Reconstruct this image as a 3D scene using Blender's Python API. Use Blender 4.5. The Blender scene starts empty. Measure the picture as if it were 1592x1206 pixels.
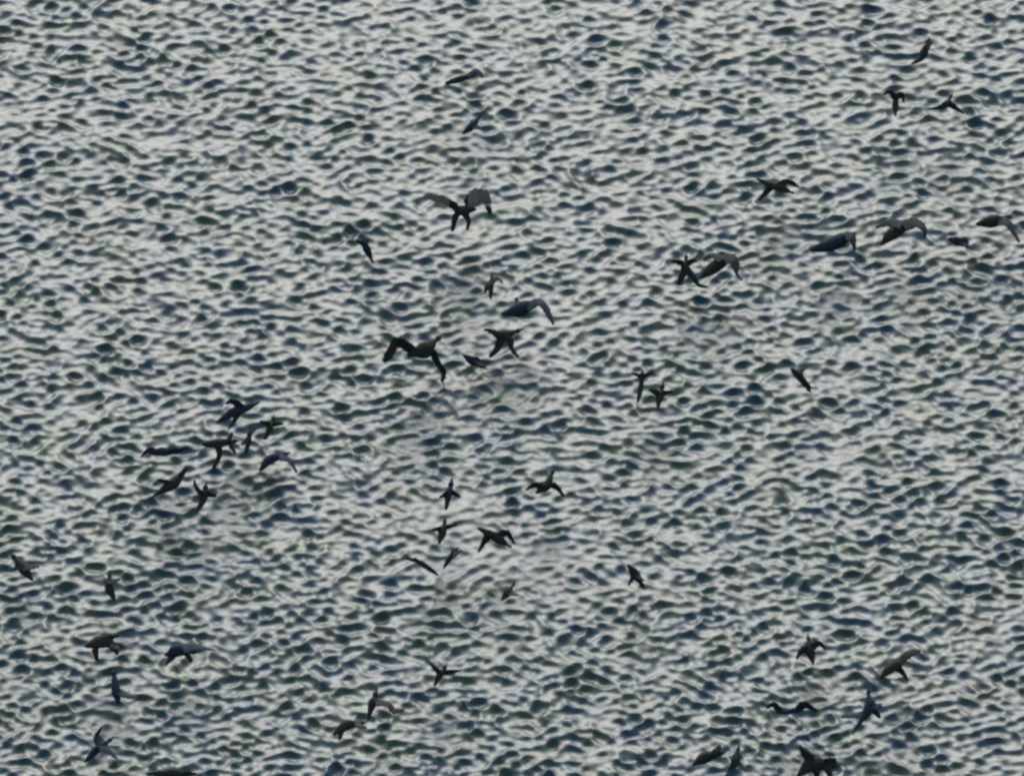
import bpy, bmesh, math
import numpy as np
from mathutils import Vector, Matrix

scene = bpy.context.scene
R = math.radians

# ------------------------------------------------------------------ camera
DIST, ELEV, WIDTH = 430.0, 30.0, 24.0          # metres to the middle of the frame, angle down, width seen
cd = bpy.data.cameras.new("camera")
cam = bpy.data.objects.new("camera", cd)
scene.collection.objects.link(cam)
cam.location = (0, -DIST * math.cos(R(ELEV)), DIST * math.sin(R(ELEV)))
cam.rotation_euler = (R(90 - ELEV), 0, 0)
cd.angle = 2 * math.atan(WIDTH / 2 / DIST)
cd.clip_start, cd.clip_end = 1.0, 20000.0



scene.camera = cam

# ------------------------------------------------------------------ light
SUN_EL, SUN_AZ = 31.0, -3.0
w = bpy.data.worlds.new("World"); scene.world = w; w.use_nodes = True
nt = w.node_tree; bg = nt.nodes["Background"]
sky = nt.nodes.new("ShaderNodeTexSky"); sky.sky_type = 'NISHITA'; sky.sun_disc = False
sky.sun_elevation = R(SUN_EL); sky.sun_rotation = R(SUN_AZ)
sky.air_density = 1.0; sky.dust_density = 3.5; sky.ozone_density = 1.0
hs = nt.nodes.new('ShaderNodeHueSaturation'); hs.inputs['Saturation'].default_value = 0.34
nt.links.new(sky.outputs[0], hs.inputs['Color'])
nt.links.new(hs.outputs[0], bg.inputs[0]); bg.inputs[1].default_value = 0.15
sd = bpy.data.lights.new("sun", 'SUN'); sd.energy = 0.9; sd.angle = R(38); sd.color = (0.96, 1.0, 0.90)
sun = bpy.data.objects.new("sun", sd); scene.collection.objects.link(sun)
dirn = Vector((math.sin(R(SUN_AZ)) * math.cos(R(SUN_EL)), math.cos(R(SUN_AZ)) * math.cos(R(SUN_EL)), math.sin(R(SUN_EL))))
sun.rotation_euler = dirn.to_track_quat('Z', 'Y').to_euler()
scene.view_settings.view_transform = 'Standard'; scene.view_settings.look = 'None'
scene.view_settings.exposure = -0.2; scene.cycles.filter_width = 2.7; scene.view_settings.gamma = 1

# ------------------------------------------------------------------ materials
def mat(name, base, rough, spec=0.5):
    m = bpy.data.materials.new(name); m.use_nodes = True
    b = m.node_tree.nodes["Principled BSDF"]
    b.inputs["Base Color"].default_value = (*base, 1); b.inputs["Roughness"].default_value = rough
    b.inputs["Specular IOR Level"].default_value = spec
    return m, m.node_tree, b

water_m, wt, wb = mat("open_water", (0.012, 0.030, 0.055), 0.30)
wb.inputs["IOR"].default_value = 1.36
geo = wt.nodes.new("ShaderNodeNewGeometry")
n1 = wt.nodes.new("ShaderNodeTexNoise"); n1.inputs["Scale"].default_value = 0.9; n1.inputs["Detail"].default_value = 3
wt.links.new(geo.outputs["Position"], n1.inputs["Vector"])
ramp = wt.nodes.new("ShaderNodeValToRGB")
ramp.color_ramp.elements[0].position = .38; ramp.color_ramp.elements[0].color = (0.012, 0.058, 0.105, 1)
ramp.color_ramp.elements[1].position = .62; ramp.color_ramp.elements[1].color = (0.026, 0.068, 0.062, 1)
wt.links.new(n1.outputs[0], ramp.inputs[0]); wt.links.new(ramp.outputs[0], wb.inputs["Base Color"])
n2 = wt.nodes.new("ShaderNodeTexNoise"); n2.inputs["Scale"].default_value = 5.0; n2.inputs["Detail"].default_value = 3
wt.links.new(geo.outputs["Position"], n2.inputs["Vector"])
bump = wt.nodes.new("ShaderNodeBump"); bump.inputs["Strength"].default_value = 0.25; bump.inputs["Distance"].default_value = 0.02
wt.links.new(n2.outputs[0], bump.inputs["Height"]); wt.links.new(bump.outputs[0], wb.inputs["Normal"])

def bird_mat(name, c1, c2, rough=.8):
    m, t, b = mat(name, c1, rough, .25)
    tc = t.nodes.new("ShaderNodeTexCoord"); n = t.nodes.new("ShaderNodeTexNoise")
    n.inputs["Scale"].default_value = 9; n.inputs["Detail"].default_value = 4
    t.links.new(tc.outputs["Object"], n.inputs["Vector"])
    r = t.nodes.new("ShaderNodeValToRGB")
    r.color_ramp.elements[0].position = .35; r.color_ramp.elements[0].color = (*c1, 1)
    r.color_ramp.elements[1].position = .7; r.color_ramp.elements[1].color = (*c2, 1)
    t.links.new(n.outputs[0], r.inputs[0]); t.links.new(r.outputs[0], b.inputs["Base Color"])
    return m

# ------------------------------------------------------------------ water: one sheet, choppy wavelets in the middle, flat to the horizon
L, N = 64.0, 2048
rng = np.random.default_rng(11)
kx = np.fft.fftfreq(N, L / N) * 2 * np.pi
KX, KY = np.meshgrid(kx, kx, indexing='ij')
K = np.hypot(KX, KY); K[0, 0] = 1
TH = np.arctan2(KY, KX)
def field(lam, width, spread, rms_slope, th0=math.pi / 2):
    """band of waves about wavelength lam (m); returns height and choppy shifts"""
    a = np.exp(-0.5 * (np.log(K * lam / (2 * np.pi)) / width) ** 2) / K ** 2
    a *= (1 - spread) + spread * np.abs(np.cos(TH - th0)) ** 4
    h = a * np.fft.fft2(rng.standard_normal((N, N)))
    h[0, 0] = 0
    sx = np.fft.ifft2(1j * KX * h).real; sy = np.fft.ifft2(1j * KY * h).real
    s = rms_slope / math.sqrt((sx ** 2 + sy ** 2).mean())
    return np.array([np.fft.ifft2(h).real, np.fft.ifft2(-1j * KX / K * h).real, np.fft.ifft2(-1j * KY / K * h).real]) * s
A = field(0.51, 0.20, 0.2, 0.172, R(90))
B = field(0.29, 0.22, 0.0, 0.10, R(90))
D = field(0.40, 0.18, 1.0, 0.155, R(40)) + field(0.42, 0.18, 1.0, 0.155, R(140))    # two crossing trains make the zigzag
Cc = field(1.3, 0.35, 0.3, 0.08, R(88))
calm = np.clip(0.5 - (np.fft.ifft2(np.fft.fft2(rng.standard_normal((N, N))) * np.exp(-(K * 2.2) ** 2)).real * 45), 0, 1)
grad = np.linspace(0, 1, N)[None, :] * np.ones((N, 1))     # farther (larger y) is calmer
gy = np.roll(grad, N // 2, axis=1)
F = A * (0.95 + .15 * calm) + B * (1.25 - .55 * gy + .15 * calm) + D * (1.36 - .78 * gy) + Cc
CHOP = -0.6
step = L / N
nx, ny = 960, 2048
xs = (np.arange(nx) - nx // 2) * step; ys = (np.arange(ny) - ny // 2) * step
def extend(v):
    out = [v[-1]]; d = step
    while out[-1] < 9000: d *= 1.35; out.append(out[-1] + d)
    out = np.array(out[1:]); neg = [v[0]]; d = step
    while neg[-1] > -9000: d *= 1.35; neg.append(neg[-1] - d)
    return np.concatenate([np.array(neg[1:])[::-1], v, out]), len(neg) - 1
X, ox = extend(xs); Y, oy = extend(ys)
GX, GY = np.meshgrid(X, Y, indexing='ij')
P = np.zeros((len(X), len(Y), 3)); P[..., 0] = GX; P[..., 1] = GY
wx = np.clip((nx / 2 - np.abs(np.arange(nx) - nx / 2)) * step / 1.5, 0, 1)
wy = np.clip((ny / 2 - np.abs(np.arange(ny) - ny / 2)) * step / 2.5, 0, 1)
W = wx[:, None] * wy[None, :]
for sx_, sy_, rx_, ry_, dep in ((0.0, -8.0, 2.6, 2.0, .42), (-1.6, -5.6, 1.8, 1.6, .3), (-1.1, 8.0, 1.0, 1.6, .35), (0.6, 2.2, 1.6, 1.6, .2), (3.0, -9.4, 1.0, 1.2, .3)):   # smoother slicks
    W *= 1 - dep * np.exp(-((xs[:, None] - sx_) / rx_) ** 2 - ((ys[None, :] - sy_) / ry_) ** 2)
ix = (np.arange(nx) - nx // 2) % N; iy = (np.arange(ny) - ny // 2) % N
Fs = F[:, ix][:, :, iy] * W
P[ox:ox + nx, oy:oy + ny, 2] = Fs[0]
P[ox:ox + nx, oy:oy + ny, 0] += Fs[1] * CHOP
P[ox:ox + nx, oy:oy + ny, 1] += Fs[2] * CHOP
nX, nY = len(X), len(Y)
me = bpy.data.meshes.new("water")
me.vertices.add(nX * nY); me.vertices.foreach_set("co", P.reshape(-1).astype(np.float32))
idx = np.arange(nX * nY).reshape(nX, nY)
q = np.stack([idx[:-1, :-1], idx[1:, :-1], idx[1:, 1:], idx[:-1, 1:]], -1).reshape(-1)
nf = (nX - 1) * (nY - 1)
me.loops.add(nf * 4); me.loops.foreach_set("vertex_index", q.astype(np.int32))
me.polygons.add(nf); me.polygons.foreach_set("loop_start", (np.arange(nf) * 4).astype(np.int32))
me.update(calc_edges=True)
me.polygons.foreach_set("use_smooth", np.ones(nf, dtype=bool))
me.materials.append(water_m)
water = bpy.data.objects.new("water", me); scene.collection.objects.link(water)
water["kind"] = "structure"

# ------------------------------------------------------------------ birds
PPM = 1592 / WIDTH                               # the notes below give each bird's joints in sixty-sixths of a metre
UP = Vector((0, math.sin(R(ELEV)), math.cos(R(ELEV)))); FWD = Vector((0, math.cos(R(ELEV)), -math.sin(R(ELEV))))
dark = bird_mat("dark_feathers", (0.020, 0.030, 0.030), (0.036, 0.046, 0.044))
navy = bird_mat("blue_black_feathers", (0.012, 0.028, 0.054), (0.022, 0.042, 0.070))
grey = bird_mat("grey_feathers", (0.22, 0.24, 0.23), (0.32, 0.33, 0.32))
white = bird_mat("white_feathers", (0.62, 0.62, 0.60), (0.80, 0.79, 0.77))
olive = bird_mat("brown_green_feathers", (0.030, 0.036, 0.026), (0.055, 0.058, 0.045))

def ring_chain(bm, rings):
    """closed tube through rings of equal vertex count"""
    vs = [[bm.verts.new(p) for p in r] for r in rings]
    n = len(rings[0])
    for a, b in zip(vs[:-1], vs[1:]):
        for i in range(n): bm.faces.new((a[i], a[(i + 1) % n], b[(i + 1) % n], b[i]))
    bm.faces.new(vs[0][::-1]); bm.faces.new(vs[-1])

def smooth_path(pts, k=5):
    out = []
    P = [np.array(p, float) for p in pts]
    P = [2 * P[0] - P[1]] + P + [2 * P[-1] - P[-2]]
    for i in range(1, len(P) - 2):
        for j in range(k):
            t = j / k
            out.append(0.5 * (2 * P[i] + (P[i + 1] - P[i - 1]) * t + (2 * P[i - 1] - 5 * P[i] + 4 * P[i + 1] - P[i + 2]) * t * t + (3 * P[i] - P[i - 1] - 3 * P[i + 1] + P[i + 2]) * t ** 3))
    out.append(P[-2]); return out

def tube(bm, pts, depth=1.0):                    # pts: (x, y, z, r) in metres; z is depth
    pts = smooth_path(pts); rings = []
    for i, p in enumerate(pts):
        a = pts[max(i - 1, 0)]; b = pts[min(i + 1, len(pts) - 1)]
        d = Vector(b[:3] - a[:3]).normalized(); n = d.cross(Vector((0, 0, 1))).normalized(); m = n.cross(d)
        r = max(p[3], .012)
        rings.append([Vector(p[:3]) + n * r * math.cos(t) + m * r * depth * math.sin(t) for t in [k * math.pi / 5 for k in range(10)]])
    ring_chain(bm, rings)

def wing(bm, pts, flip):                         # a blade: thin across, its chord leaning back into the depth
    pts = smooth_path(pts); rings = []; n = len(pts)
    for i, p in enumerate(pts):
        a = pts[max(i - 1, 0)]; b = pts[min(i + 1, n - 1)]
        d = Vector(b[:3] - a[:3]).normalized(); up = d.cross(Vector((0, 0, 1))).normalized()
        c = (up * p[3] + Vector((0, 0, 1)) * flip * (.07 + 1.3 * p[3]) * (1 - .55 * i / n))
        t = c.cross(d).normalized() * (.024 * (1 - .5 * i / n))
        q = Vector(p[:3])
        rings.append([q + c, q + c * .35 + t, q - c * .5 + t * .7, q - c, q - c * .5 - t * .7, q + c * .35 - t])
    ring_chain(bm, rings)

def bird(label, cx, cy, body, wings=(), legs=(), m=None, h=0.7, voxel=.022, lean=.5, zone=None, pale=()):
    """joints are given in the picture plane of the note; each wing reaches its own way into the depth"""
    s = 1 / PPM
    def conv(pts, zf):
        L_ = 0; out = []; prev = None
        for p in pts:
            if prev: L_ += math.hypot(p[0] - prev[0], p[1] - prev[1])
            prev = p; out.append(((p[0] - cx) * s, -(p[1] - cy) * s, zf * L_ * s, p[2] * s))
        return out
    bm = bmesh.new()
    bl = sum(math.hypot(b[0] - a[0], b[1] - a[1]) for a, b in zip(body[:-1], body[1:]))
    bp = conv(body, lean); mid = bp[len(bp) // 2][2]
    bp = [(x, y, z - mid, r) for x, y, z, r in bp]
    e0, e1 = bp[0], bp[-1]
    ext = lambda a, b, k: tuple(a[i] + (a[i] - b[i]) * k for i in range(3))
    # pointed tail before, bill after
    d0 = Vector(e0[:3]) - Vector(bp[1][:3]); d1 = Vector(e1[:3]) - Vector(bp[-2][:3])
    t0 = Vector(e0[:3]) + d0.normalized() * e0[3] * 1.1; t1 = Vector(e1[:3]) + d1.normalized() * e1[3] * 1.3
    d0.normalize(); d1.normalize(); r1 = e1[3]; hr = min(max(r1 * .62, .042), .075)
    core = [(x, y, z, r * (.72 if i in (0, len(bp) - 1) else .92)) for i, (x, y, z, r) in enumerate(bp)]
    neck = Vector(e1[:3]) + d1 * r1 * .75; head = Vector(e1[:3]) + d1 * (r1 * .75 + hr * 1.1)
    tube(bm, [(*(Vector(e0[:3]) + d0 * e0[3] * 1.2), e0[3] * .3)] + core + [(*neck, hr * .72), (*head, hr), (*(head + d1 * hr * 1.1), hr * .5), (*(head + d1 * hr * 2.6), .014)])
    axis = Vector(e1[:2]) - Vector(e0[:2]); axis.normalize()
    wings = [list(wp) for wp in wings]
    for wp in wings:                             # short wings get a fuller reach
        l = sum(math.hypot(b_[0] - a_[0], b_[1] - a_[1]) for a_, b_ in zip(wp[:-1], wp[1:]))
        if l < 17:
            f = 17 / l; x0, y0 = wp[0][:2]; wp[:] = [(x0 + (x - x0) * f, y0 + (y - y0) * f, c) for x, y, c in wp]
    if len(wings) == 1 and sum(math.hypot(b_[0] - a_[0], b_[1] - a_[1]) for a_, b_ in zip(wings[0][:-1], wings[0][1:])) < 26:                          # the far wing, foreshortened
        x0, y0 = wings[0][0][:2]; w2 = []
        for x, y, c in wings[0]:
            v = Vector((x - x0, -(y - y0))); v = 2 * v.dot(axis) * axis - v
            w2.append((x0 + v.x * .62, y0 - v.y * .62, c * .8))
        if len(w2) == 2: w2.insert(1, ((w2[0][0] + w2[1][0]) / 2 - axis.x * 0 + 1, (w2[0][1] + w2[1][1]) / 2 - 2.5, w2[0][2] * .8))
        wings.append(w2)
    for k, wp in enumerate(wings):
        wing(bm, conv(wp, (-.55, .55)[k % 2]), 1 if k % 2 else -1)
    for k, lp in enumerate(legs):
        tube(bm, conv(lp, (.2, -.2)[k % 2]))
    for k, pp in enumerate(pale): tube(bm, conv(pp, .1))
    bmesh.ops.recalc_face_normals(bm, faces=bm.faces)
    me = bpy.data.meshes.new("bird_rough"); bm.to_mesh(me); bm.free()
    tmp = bpy.data.objects.new("bird_rough", me); scene.collection.objects.link(tmp)
    md = tmp.modifiers.new("r", 'REMESH'); md.mode = 'VOXEL'; md.voxel_size = voxel; md.use_smooth_shade = True
    sm = tmp.modifiers.new("s", 'SMOOTH'); sm.factor = .5; sm.iterations = 2
    bpy.context.view_layer.update()
    out = bpy.data.meshes.new_from_object(tmp.evaluated_get(bpy.context.evaluated_depsgraph_get()))
    bpy.data.objects.remove(tmp); bpy.data.meshes.remove(me)
    out.name = "bird"; out.materials.clear(); out.materials.append(m or dark)
    if zone:                                     # pale wings on a dark body, still one skin
        out.materials.append(grey)
        for f in out.polygons:
            if zone(cx + f.center.x * PPM, cy - f.center.y * PPM): f.material_index = 1
    if pale:                                     # white underparts, still one skin
        out.materials.append(white); n_ = len(out.materials) - 1
        for f in out.polygons:
            x = cx + f.center.x * PPM; y = cy - f.center.y * PPM
            for pp in pale:
                for q in smooth_path(pp):
                    if math.hypot(x - q[0], y - q[1]) < q[2] + 1 and y > q[1] - q[2] * .75: f.material_index = n_
    # turn the plane of the note into the world, keep the origin under the body
    M = Matrix((Vector((1, 0, 0)), UP, FWD)).transposed().to_4x4()
    out.transform(M)
    o = bpy.data.objects.new("bird", out); scene.collection.objects.link(o)
    C0 = cam.location
    half = math.tan(cd.angle / 2)
    ray = Vector((1, 0, 0)) * ((cx - 796) / 796 * half) + UP * (-(cy - 603) / 796 * half) + FWD
    t = (h - C0.z) / ray.z
    o.location = C0 + ray * t
    o["label"] = label; o["category"] = "bird"; o["group"] = "dark birds over the rippled water"
    return o

# centre
bird("grey winged bird with both broad pale wings spread and dark legs dangling", 715, 328,
     [(733, 326, 7), (716, 327, 9), (704, 322, 5)], [[(710, 322, 7), (697, 315, 8), (680, 309, 9), (660, 305, 5)], [(726, 321, 10), (740, 307, 17), (752, 306, 15), (764, 316, 6)]],
     [[(709, 334, 6), (706, 345, 5), (703, 360, 3)], [(724, 334, 6), (729, 345, 4), (726, 358, 2.5)], [(758, 318, 5), (763, 332, 4)]], dark, .9,
     zone=lambda x, y: (x < 698 and y < 324) or (x > 728 and y < 322))
bird("black bird near the centre with humped M shaped wings, one wingtip trailing down", 645, 547,
     [(644, 549, 10), (660, 544, 15), (673, 533, 9)], [[(645, 548, 9), (630, 537, 10), (617, 532, 10), (608, 546, 9), (596, 563, 6)], [(672, 545, 8), (680, 563, 6), (690, 580, 6), (685, 598, 3)]], [], dark, .8)
bird("small black bird with two legs splayed wide below it, right of the M shaped bird", 784, 524,
     [(766, 517, 5), (782, 522, 10), (797, 517, 7)], [[(770, 516, 5), (752, 512, 2.5)]], [[(777, 530, 7), (773, 542, 5.5), (761, 555, 3)], [(793, 526, 6), (796, 543, 4), (807, 556, 2.5)]], dark, .6)
bird("blue black bird with long wing arched down right, above the splay legged bird", 815, 479,
     [(784, 487, 5), (806, 482, 13), (819, 475, 13)], [[(818, 478, 9), (838, 470, 7), (850, 482, 7), (861, 505, 3)], [(806, 478, 8), (802, 464, 3)]], [], navy, .8)
bird("thin grey green bird flying upright just above the bird with long arched wing", 763, 448,
     [(763, 464, 3), (763, 449, 5), (764, 436, 5)], [[(764, 440, 5), (773, 432, 4), (782, 440, 2)], [(762, 440, 5), (756, 447, 4), (754, 458, 2)]], [], olive, .6)
bird("small dark bird with dropped tail left of the grey winged bird, lower down", 571, 386,
     [(566, 378, 6), (571, 389, 7), (577, 402, 4)], [[(568, 381, 5), (557, 376, 3)]], [], navy, .5)
bird("little blue bird low beside the foot of the splay legged bird", 735, 562,
     [(722, 553, 4), (733, 560, 8), (742, 565, 7)], [[(736, 558, 6), (753, 571, 2.5)]], [], navy, .4)
# upper right
bird("black bird with level wings and splayed legs, left one of the touching pair", 1065, 414,
     [(1063, 428, 6), (1065, 417, 8), (1066, 408, 6)], [[(1062, 410, 6), (1052, 407, 5), (1042, 406, 3)], [(1068, 410, 6), (1075, 406, 5), (1084, 407, 3)]], [[(1062, 426, 6), (1057, 436, 5), (1054, 443, 3)], [(1069, 420, 6), (1079, 432, 4.5), (1086, 443, 3.5), (1100, 447, 2.5)]], dark, .7)
bird("black bird arching over a bright ripple, right one of the touching pair", 1120, 412,
     [(1093, 429, 6), (1108, 417, 11), (1126, 406, 11)], [[(1126, 404, 11), (1139, 402, 9), (1144, 415, 8), (1146, 426, 4), (1154, 437, 3)], [(1122, 404, 8), (1107, 397, 6), (1093, 404, 3.5)]], [], dark, .7)
bird("blue black stubby bird below and left of the long winged gliding bird", 1302, 376,
     [(1267, 387, 8), (1290, 381, 12), (1311, 371, 14)], [[(1314, 368, 9), (1325, 368, 7), (1329, 390, 4)], [(1300, 376, 7), (1275, 373, 3)]], [], navy, .7)
bird("black gliding bird with long low arched wings in the upper right", 1402, 355,
     [(1373, 377, 6), (1385, 365, 11), (1404, 353, 12)], [[(1405, 352, 11), (1422, 346, 10), (1436, 355, 7), (1438, 371, 3)], [(1402, 350, 9), (1384, 346, 7), (1360, 354, 2.5)]], [], dark, .8)
bird("dark bird with hunched back and one drooping wing near the right edge", 1548, 348,
     [(1522, 348, 6), (1538, 345, 11), (1551, 342, 13)], [[(1552, 343, 10), (1566, 346, 8), (1573, 356, 6), (1585, 378, 3)]], [], dark, .7)
bird("small blue dark bird below and left of the hunched bird at the right edge", 1490, 376,
     [(1478, 372, 5), (1489, 375, 8), (1498, 380, 6)], [[(1492, 375, 6), (1514, 388, 2.5)]], [], navy, .5)
bird("grey blue bird shaped like a low triangle with both wings down, top right", 1472, 164,
     [(1462, 168, 5), (1472, 162, 7), (1476, 155, 5)], [[(1470, 164, 7), (1456, 169, 4), (1440, 170, 2)], [(1474, 160, 7), (1486, 168, 5), (1500, 177, 2)]], [], navy, .8)
bird("upright narrow grey bird like a post, with its head bent left, top right", 1391, 158,
     [(1392, 180, 3), (1392, 166, 6), (1393, 154, 6)], [[(1391, 152, 6), (1383, 143, 5), (1372, 148, 2)], [(1394, 152, 6), (1402, 146, 5), (1406, 160, 2)]], [], olive, .7)
bird("small black bird near the top right, tail bent to the lower left", 1436, 82,
     [(1417, 100, 2.5), (1430, 93, 5), (1436, 84, 8), (1440, 73, 7)], [[(1438, 78, 7), (1446, 68, 3)]], [], dark, .6)
bird("dark green bird with long body sloping down to the right in the upper right", 1200, 290,
     [(1178, 279, 3), (1198, 288, 6), (1216, 293, 7), (1228, 298, 4)], [[(1200, 289, 8), (1190, 300, 6), (1178, 312, 2)], [(1212, 290, 8), (1226, 282, 6), (1244, 292, 2)]], [], olive, .6)
bird("dark bird with a raised wing, highest of the birds near the middle", 722, 124,
     [(696, 129, 5), (712, 124, 6), (728, 119, 6)], [[(728, 120, 6), (742, 110, 5), (752, 122, 3)]], [], navy, .6)
bird("small dark bird slanting up right, below the two humped bird", 735, 196,
     [(722, 206, 5), (733, 197, 7), (742, 186, 5)], [[(734, 196, 6), (747, 199, 3)]], [], navy, .5)
# left cluster
bird("long bodied dark bird slanting up to the right, top bird of the left hand cluster", 372, 637,
     [(340, 655, 4), (362, 641, 8), (382, 634, 7), (394, 629, 5)], [[(376, 634, 8), (362, 624, 6), (350, 628, 2)], [(370, 640, 8), (364, 654, 5), (354, 668, 2)]], [], navy, .8)
bird("black bird with level back and two thin legs below, middle of the left hand cluster", 338, 692,
     [(321, 690, 7), (338, 689, 8), (355, 687, 7)], [[(354, 687, 6), (359, 677, 3)]], [[(339, 694, 6), (341, 708, 4.5), (331, 728, 3)], [(358, 692, 4), (367, 706, 2)]], dark, .7)
bird("dark bird with flat spread wings, leftmost of the left hand cluster", 250, 701,
     [(238, 703, 6), (252, 702, 8), (266, 703, 6)], [[(242, 702, 6), (232, 699, 5), (219, 711, 2)], [(262, 702, 6), (275, 700, 4), (291, 697, 2)]], [], navy, .6)
bird("black bird slanting steeply up to the right, bottom left of the cluster", 264, 754,
     [(240, 770, 3), (256, 760, 7), (270, 751, 10), (281, 738, 7)], [[(266, 752, 7), (246, 745, 3)], [(280, 740, 6), (288, 730, 3)]], [], dark, .6)
bird("black bird with wings bent into a cross, lowest of the left hand cluster", 317, 770,
     [(308, 792, 4), (315, 779, 6), (317, 769, 9)], [[(315, 769, 7), (306, 759, 4), (302, 746, 3)], [(320, 768, 7), (334, 770, 3)]], [], dark, .6)
bird("thin black upright bird just below the top bird of the left hand cluster", 387, 682,
     [(383, 703, 3), (386, 688, 5), (388, 672, 5)], [[(388, 674, 5), (399, 664, 2.5)], [(387, 680, 5), (377, 690, 2)]], [], dark, .6)
bird("dark brown bird with short wings held level, rightmost of the left hand cluster", 422, 662,
     [(413, 680, 4), (419, 667, 6), (422, 658, 6)], [[(420, 660, 5), (408, 656, 3)], [(424, 660, 5), (438, 658, 3)]], [], olive, .7)
bird("blue dark bird curled in an arch right of the left hand cluster", 430, 716,
     [(408, 727, 6), (418, 715, 8), (432, 710, 8)], [[(434, 711, 7), (450, 715, 5), (462, 735, 2)]], [], navy, .4)
# centre bottom
bird("dark bird with pointed head and both wings lowered, just below the middle", 850, 754,
     [(838, 763, 6), (850, 755, 8), (856, 741, 6)], [[(846, 760, 7), (832, 754, 6), (817, 762, 2.5)], [(858, 752, 7), (868, 760, 5), (877, 772, 2.5)]], [], dark, .7)
bird("black green thick bodied bird sloping down to the right over a bright patch", 768, 836,
     [(746, 822, 4), (762, 830, 7), (776, 838, 8), (788, 846, 4)], [[(762, 830, 8), (753, 842, 6), (744, 858, 2)], [(774, 834, 8), (788, 828, 6), (800, 846, 2)]], [], dark, .6)
bird("black bird thin and curved like a sickle, lower left of the sloping thick bodied bird", 657, 878,
     [(645, 870, 4), (656, 876, 5), (668, 884, 5)], [[(648, 871, 5), (631, 868, 2)], [(666, 882, 5), (681, 894, 2)]], [], dark, .6)
bird("small olive black bird with level wings, left of the sloping thick bodied bird", 690, 825,
     [(684, 840, 5), (688, 828, 7), (690, 818, 6)], [[(687, 821, 5), (670, 824, 2.5)], [(692, 819, 5), (711, 816, 2.5)]], [], olive, .7)
bird("small navy bird slanting up right between the sickle bird and the sloping thick bodied bird", 699, 869,
     [(691, 881, 3), (698, 869, 5), (706, 859, 5)], [[(702, 864, 5), (719, 855, 2)]], [], navy, .5)
bird("round headed dark bird above the small olive black bird", 698, 772,
     [(694, 789, 4), (696, 777, 5), (699, 763, 8)], [[(698, 766, 6), (686, 772, 2.5)], [(702, 764, 6), (713, 771, 2.5)]], [], navy, .6)
bird("black bird with short thick body under a pinkish ripple, right of the lower centre", 987, 893,
     [(979, 881, 5), (986, 890, 8), (993, 901, 7)], [[(986, 891, 6), (1001, 903, 2.5)], [(985, 895, 6), (978, 908, 2)]], [], dark, .6)
bird("dark bird spread in a Y shape, low in the middle of the water", 684, 1045,
     [(677, 1062, 4), (683, 1050, 6), (687, 1044, 6)], [[(684, 1046, 6), (676, 1038, 4), (667, 1029, 2)], [(689, 1045, 6), (702, 1044, 4), (718, 1041, 2)]], [], dark, .6)
bird("small brown bird with short body, above right of the Y shaped bird", 790, 921,
     [(782, 930, 4), (788, 922, 7), (795, 913, 4)], [[(790, 921, 5), (804, 924, 2)]], [], olive, .5)
# right middle
bird("grey green bird making a thin T, left of the round bodied olive bird", 998, 594,
     [(992, 622, 4), (996, 604, 5), (998, 586, 5)], [[(997, 585, 5), (982, 580, 2.5)], [(999, 585, 5), (1014, 580, 2.5)]], [], olive, .7)
bird("round bodied olive bird with a short tail, right of the thin T shaped bird", 1026, 614,
     [(1023, 632, 4), (1025, 620, 6), (1027, 612, 9)], [[(1024, 612, 7), (1013, 607, 3)], [(1030, 612, 6), (1041, 609, 3)]], [], olive, .6)
bird("black bird curved like a comma, alone in the right middle of the water", 1246, 588,
     [(1234, 577, 6), (1243, 585, 7), (1253, 599, 6)], [[(1240, 580, 6), (1252, 572, 2.5)], [(1249, 592, 6), (1262, 604, 2.5)]], [], dark, .6)
# lower left
bird("olive black bird with broad back and one leg hanging, lower left", 162, 1002,
     [(141, 1002, 8), (157, 997, 11), (174, 1001, 8)], [[(172, 1001, 7), (187, 1010, 4)], [(160, 994, 6), (184, 988, 3)]], [[(148, 1008, 6), (151, 1026, 3)], [(173, 1003, 5), (183, 1016, 3)]], olive, .7)
bird("bulky blue black bird right of the olive black one, lower left", 280, 1012,
     [(262, 1016, 6), (274, 1011, 11), (290, 1012, 8)], [[(284, 1008, 9), (304, 1006, 6), (334, 1010, 2)], [(272, 1012, 9), (266, 1022, 7), (258, 1034, 2)]], [[(290, 1016, 5), (298, 1028, 3)]], navy, .6)
bird("tall navy bird with one short wing out, below the olive black bird", 181, 1069,
     [(184, 1090, 4), (181, 1076, 8), (178, 1056, 7)], [[(182, 1074, 7), (198, 1081, 5), (212, 1083, 2)]], [], navy, .5)
bird("navy bird with one wing raised, nearest the bottom left corner", 156, 1160,
     [(134, 1182, 3), (148, 1167, 7), (164, 1155, 6)], [[(156, 1160, 8), (168, 1166, 6), (182, 1178, 2)], [(156, 1160, 8), (150, 1146, 6), (158, 1130, 2)]], [], navy, .5)
bird("black bird near the left edge above the bottom corner, tail down right", 36, 884,
     [(48, 898, 5), (38, 886, 9), (28, 874, 8)], [[(34, 882, 8), (62, 880, 2.5)], [(30, 880, 6), (16, 888, 2.5)]], [], dark, .5)
bird("round backed dark bird, right of the one at the left edge", 172, 910,
     [(176, 927, 6), (170, 914, 8), (170, 902, 6)], [[(171, 905, 6), (186, 900, 2.5)]], [], dark, .5)
bird("wide flat black bird cut by the bottom edge of the water view", 268, 1203,
     [(246, 1204, 5), (266, 1201, 8), (288, 1203, 5)], [[(252, 1202, 6), (230, 1203, 3)], [(284, 1202, 6), (306, 1203, 3)]], [], dark, .5)
bird("round bodied black bird with one long wing to the right, near the bottom", 584, 1094,
     [(573, 1116, 3), (576, 1104, 5), (580, 1091, 10)], [[(584, 1091, 7), (603, 1094, 5), (612, 1104, 6), (628, 1102, 3)]], [], dark, .6)
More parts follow.
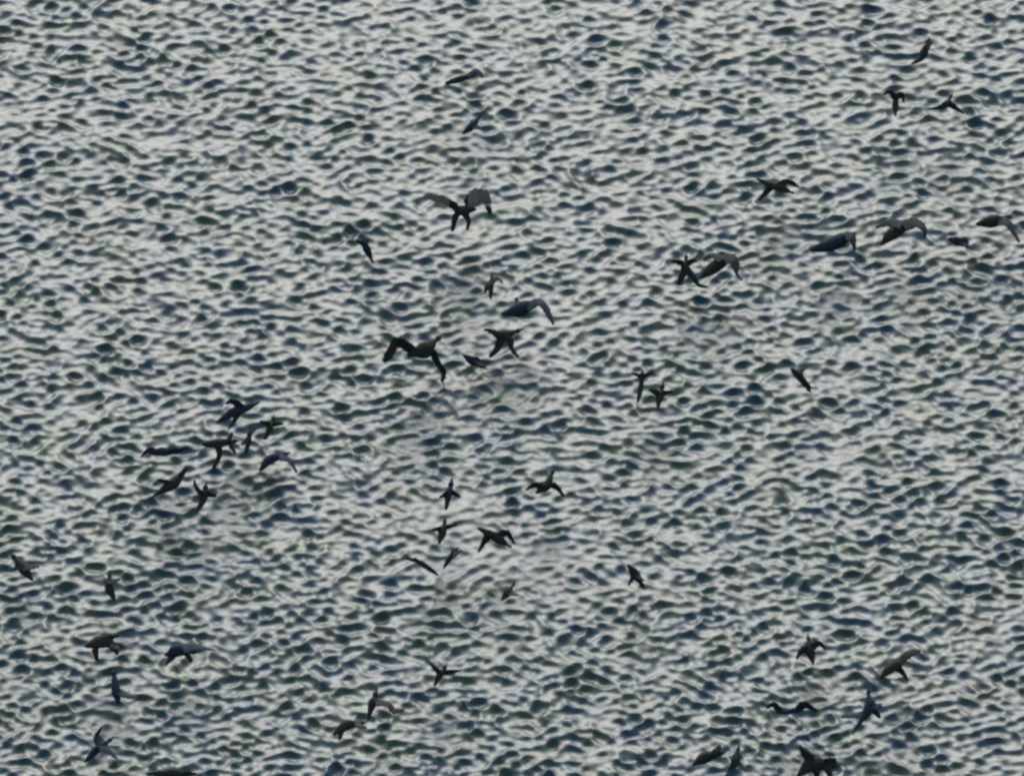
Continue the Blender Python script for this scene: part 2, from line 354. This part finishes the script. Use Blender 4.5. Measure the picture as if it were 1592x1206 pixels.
bird("olive black bird with arched back, lower left of the round bodied long winged bird", 543, 1129,
     [(524, 1137, 6), (538, 1127, 9), (552, 1125, 7)], [[(552, 1125, 6), (570, 1131, 3)], [(532, 1131, 7), (528, 1150, 3)]], [], olive, .6)
# lower right
bird("blue black diving bird with long tail slanting lower left, near the bottom right", 1350, 1102,
     [(1326, 1138, 2), (1338, 1120, 4), (1352, 1099, 10), (1351, 1084, 6)], [[(1354, 1098, 7), (1369, 1096, 4)], [(1348, 1108, 7), (1332, 1112, 5), (1308, 1114, 3)]], [[(1356, 1100, 6), (1368, 1115, 3)]], navy, .7)
bird("large black bird with wings spread like a star at the bottom edge, lower right", 1266, 1184,
     [(1244, 1202, 6), (1262, 1187, 13), (1284, 1189, 9)], [[(1262, 1182, 9), (1252, 1172, 7), (1243, 1160, 3)], [(1280, 1186, 9), (1300, 1180, 5)]], [[(1268, 1190, 8), (1270, 1206, 4)], [(1284, 1190, 7), (1291, 1206, 4)]], dark, .6)
bird("dark olive bird slanting up to the right above the diving long tailed bird", 1390, 1034,
     [(1370, 1052, 4), (1381, 1041, 8), (1396, 1031, 8), (1406, 1024, 4)], [[(1398, 1030, 8), (1410, 1018, 7), (1430, 1010, 3)], [(1392, 1034, 8), (1404, 1046, 5), (1412, 1058, 2)]], [], olive, .6)
bird("plump upright dark bird left of the one slanting up right", 1260, 1008,
     [(1264, 1030, 3), (1260, 1014, 8), (1258, 1000, 6)], [[(1258, 1008, 8), (1246, 1012, 6), (1238, 1024, 2.5)], [(1262, 1006, 8), (1274, 1000, 5), (1284, 1010, 2)]], [], olive, .5)
bird("black bird with lumpy outline at the bottom, left neighbour of the star shaped bird", 1098, 1178,
     [(1081, 1186, 5), (1094, 1178, 10), (1109, 1174, 9)], [[(1108, 1172, 7), (1120, 1158, 3)]], [], dark, .5)
bird("small black bird between the lumpy bird and the star shaped bird", 1146, 1182,
     [(1136, 1192, 4), (1143, 1184, 8), (1146, 1172, 6)], [[(1148, 1186, 6), (1160, 1196, 3)]], [], dark, .5)
bird("dark bird with wings bent in two peaks, left of the diving long tailed bird", 1225, 1102,
     [(1212, 1106, 5), (1224, 1106, 5), (1238, 1103, 6)], [[(1214, 1105, 6), (1203, 1095, 6), (1192, 1100, 3)], [(1238, 1103, 6), (1250, 1095, 7), (1270, 1106, 2.5)]], [], navy, .6)
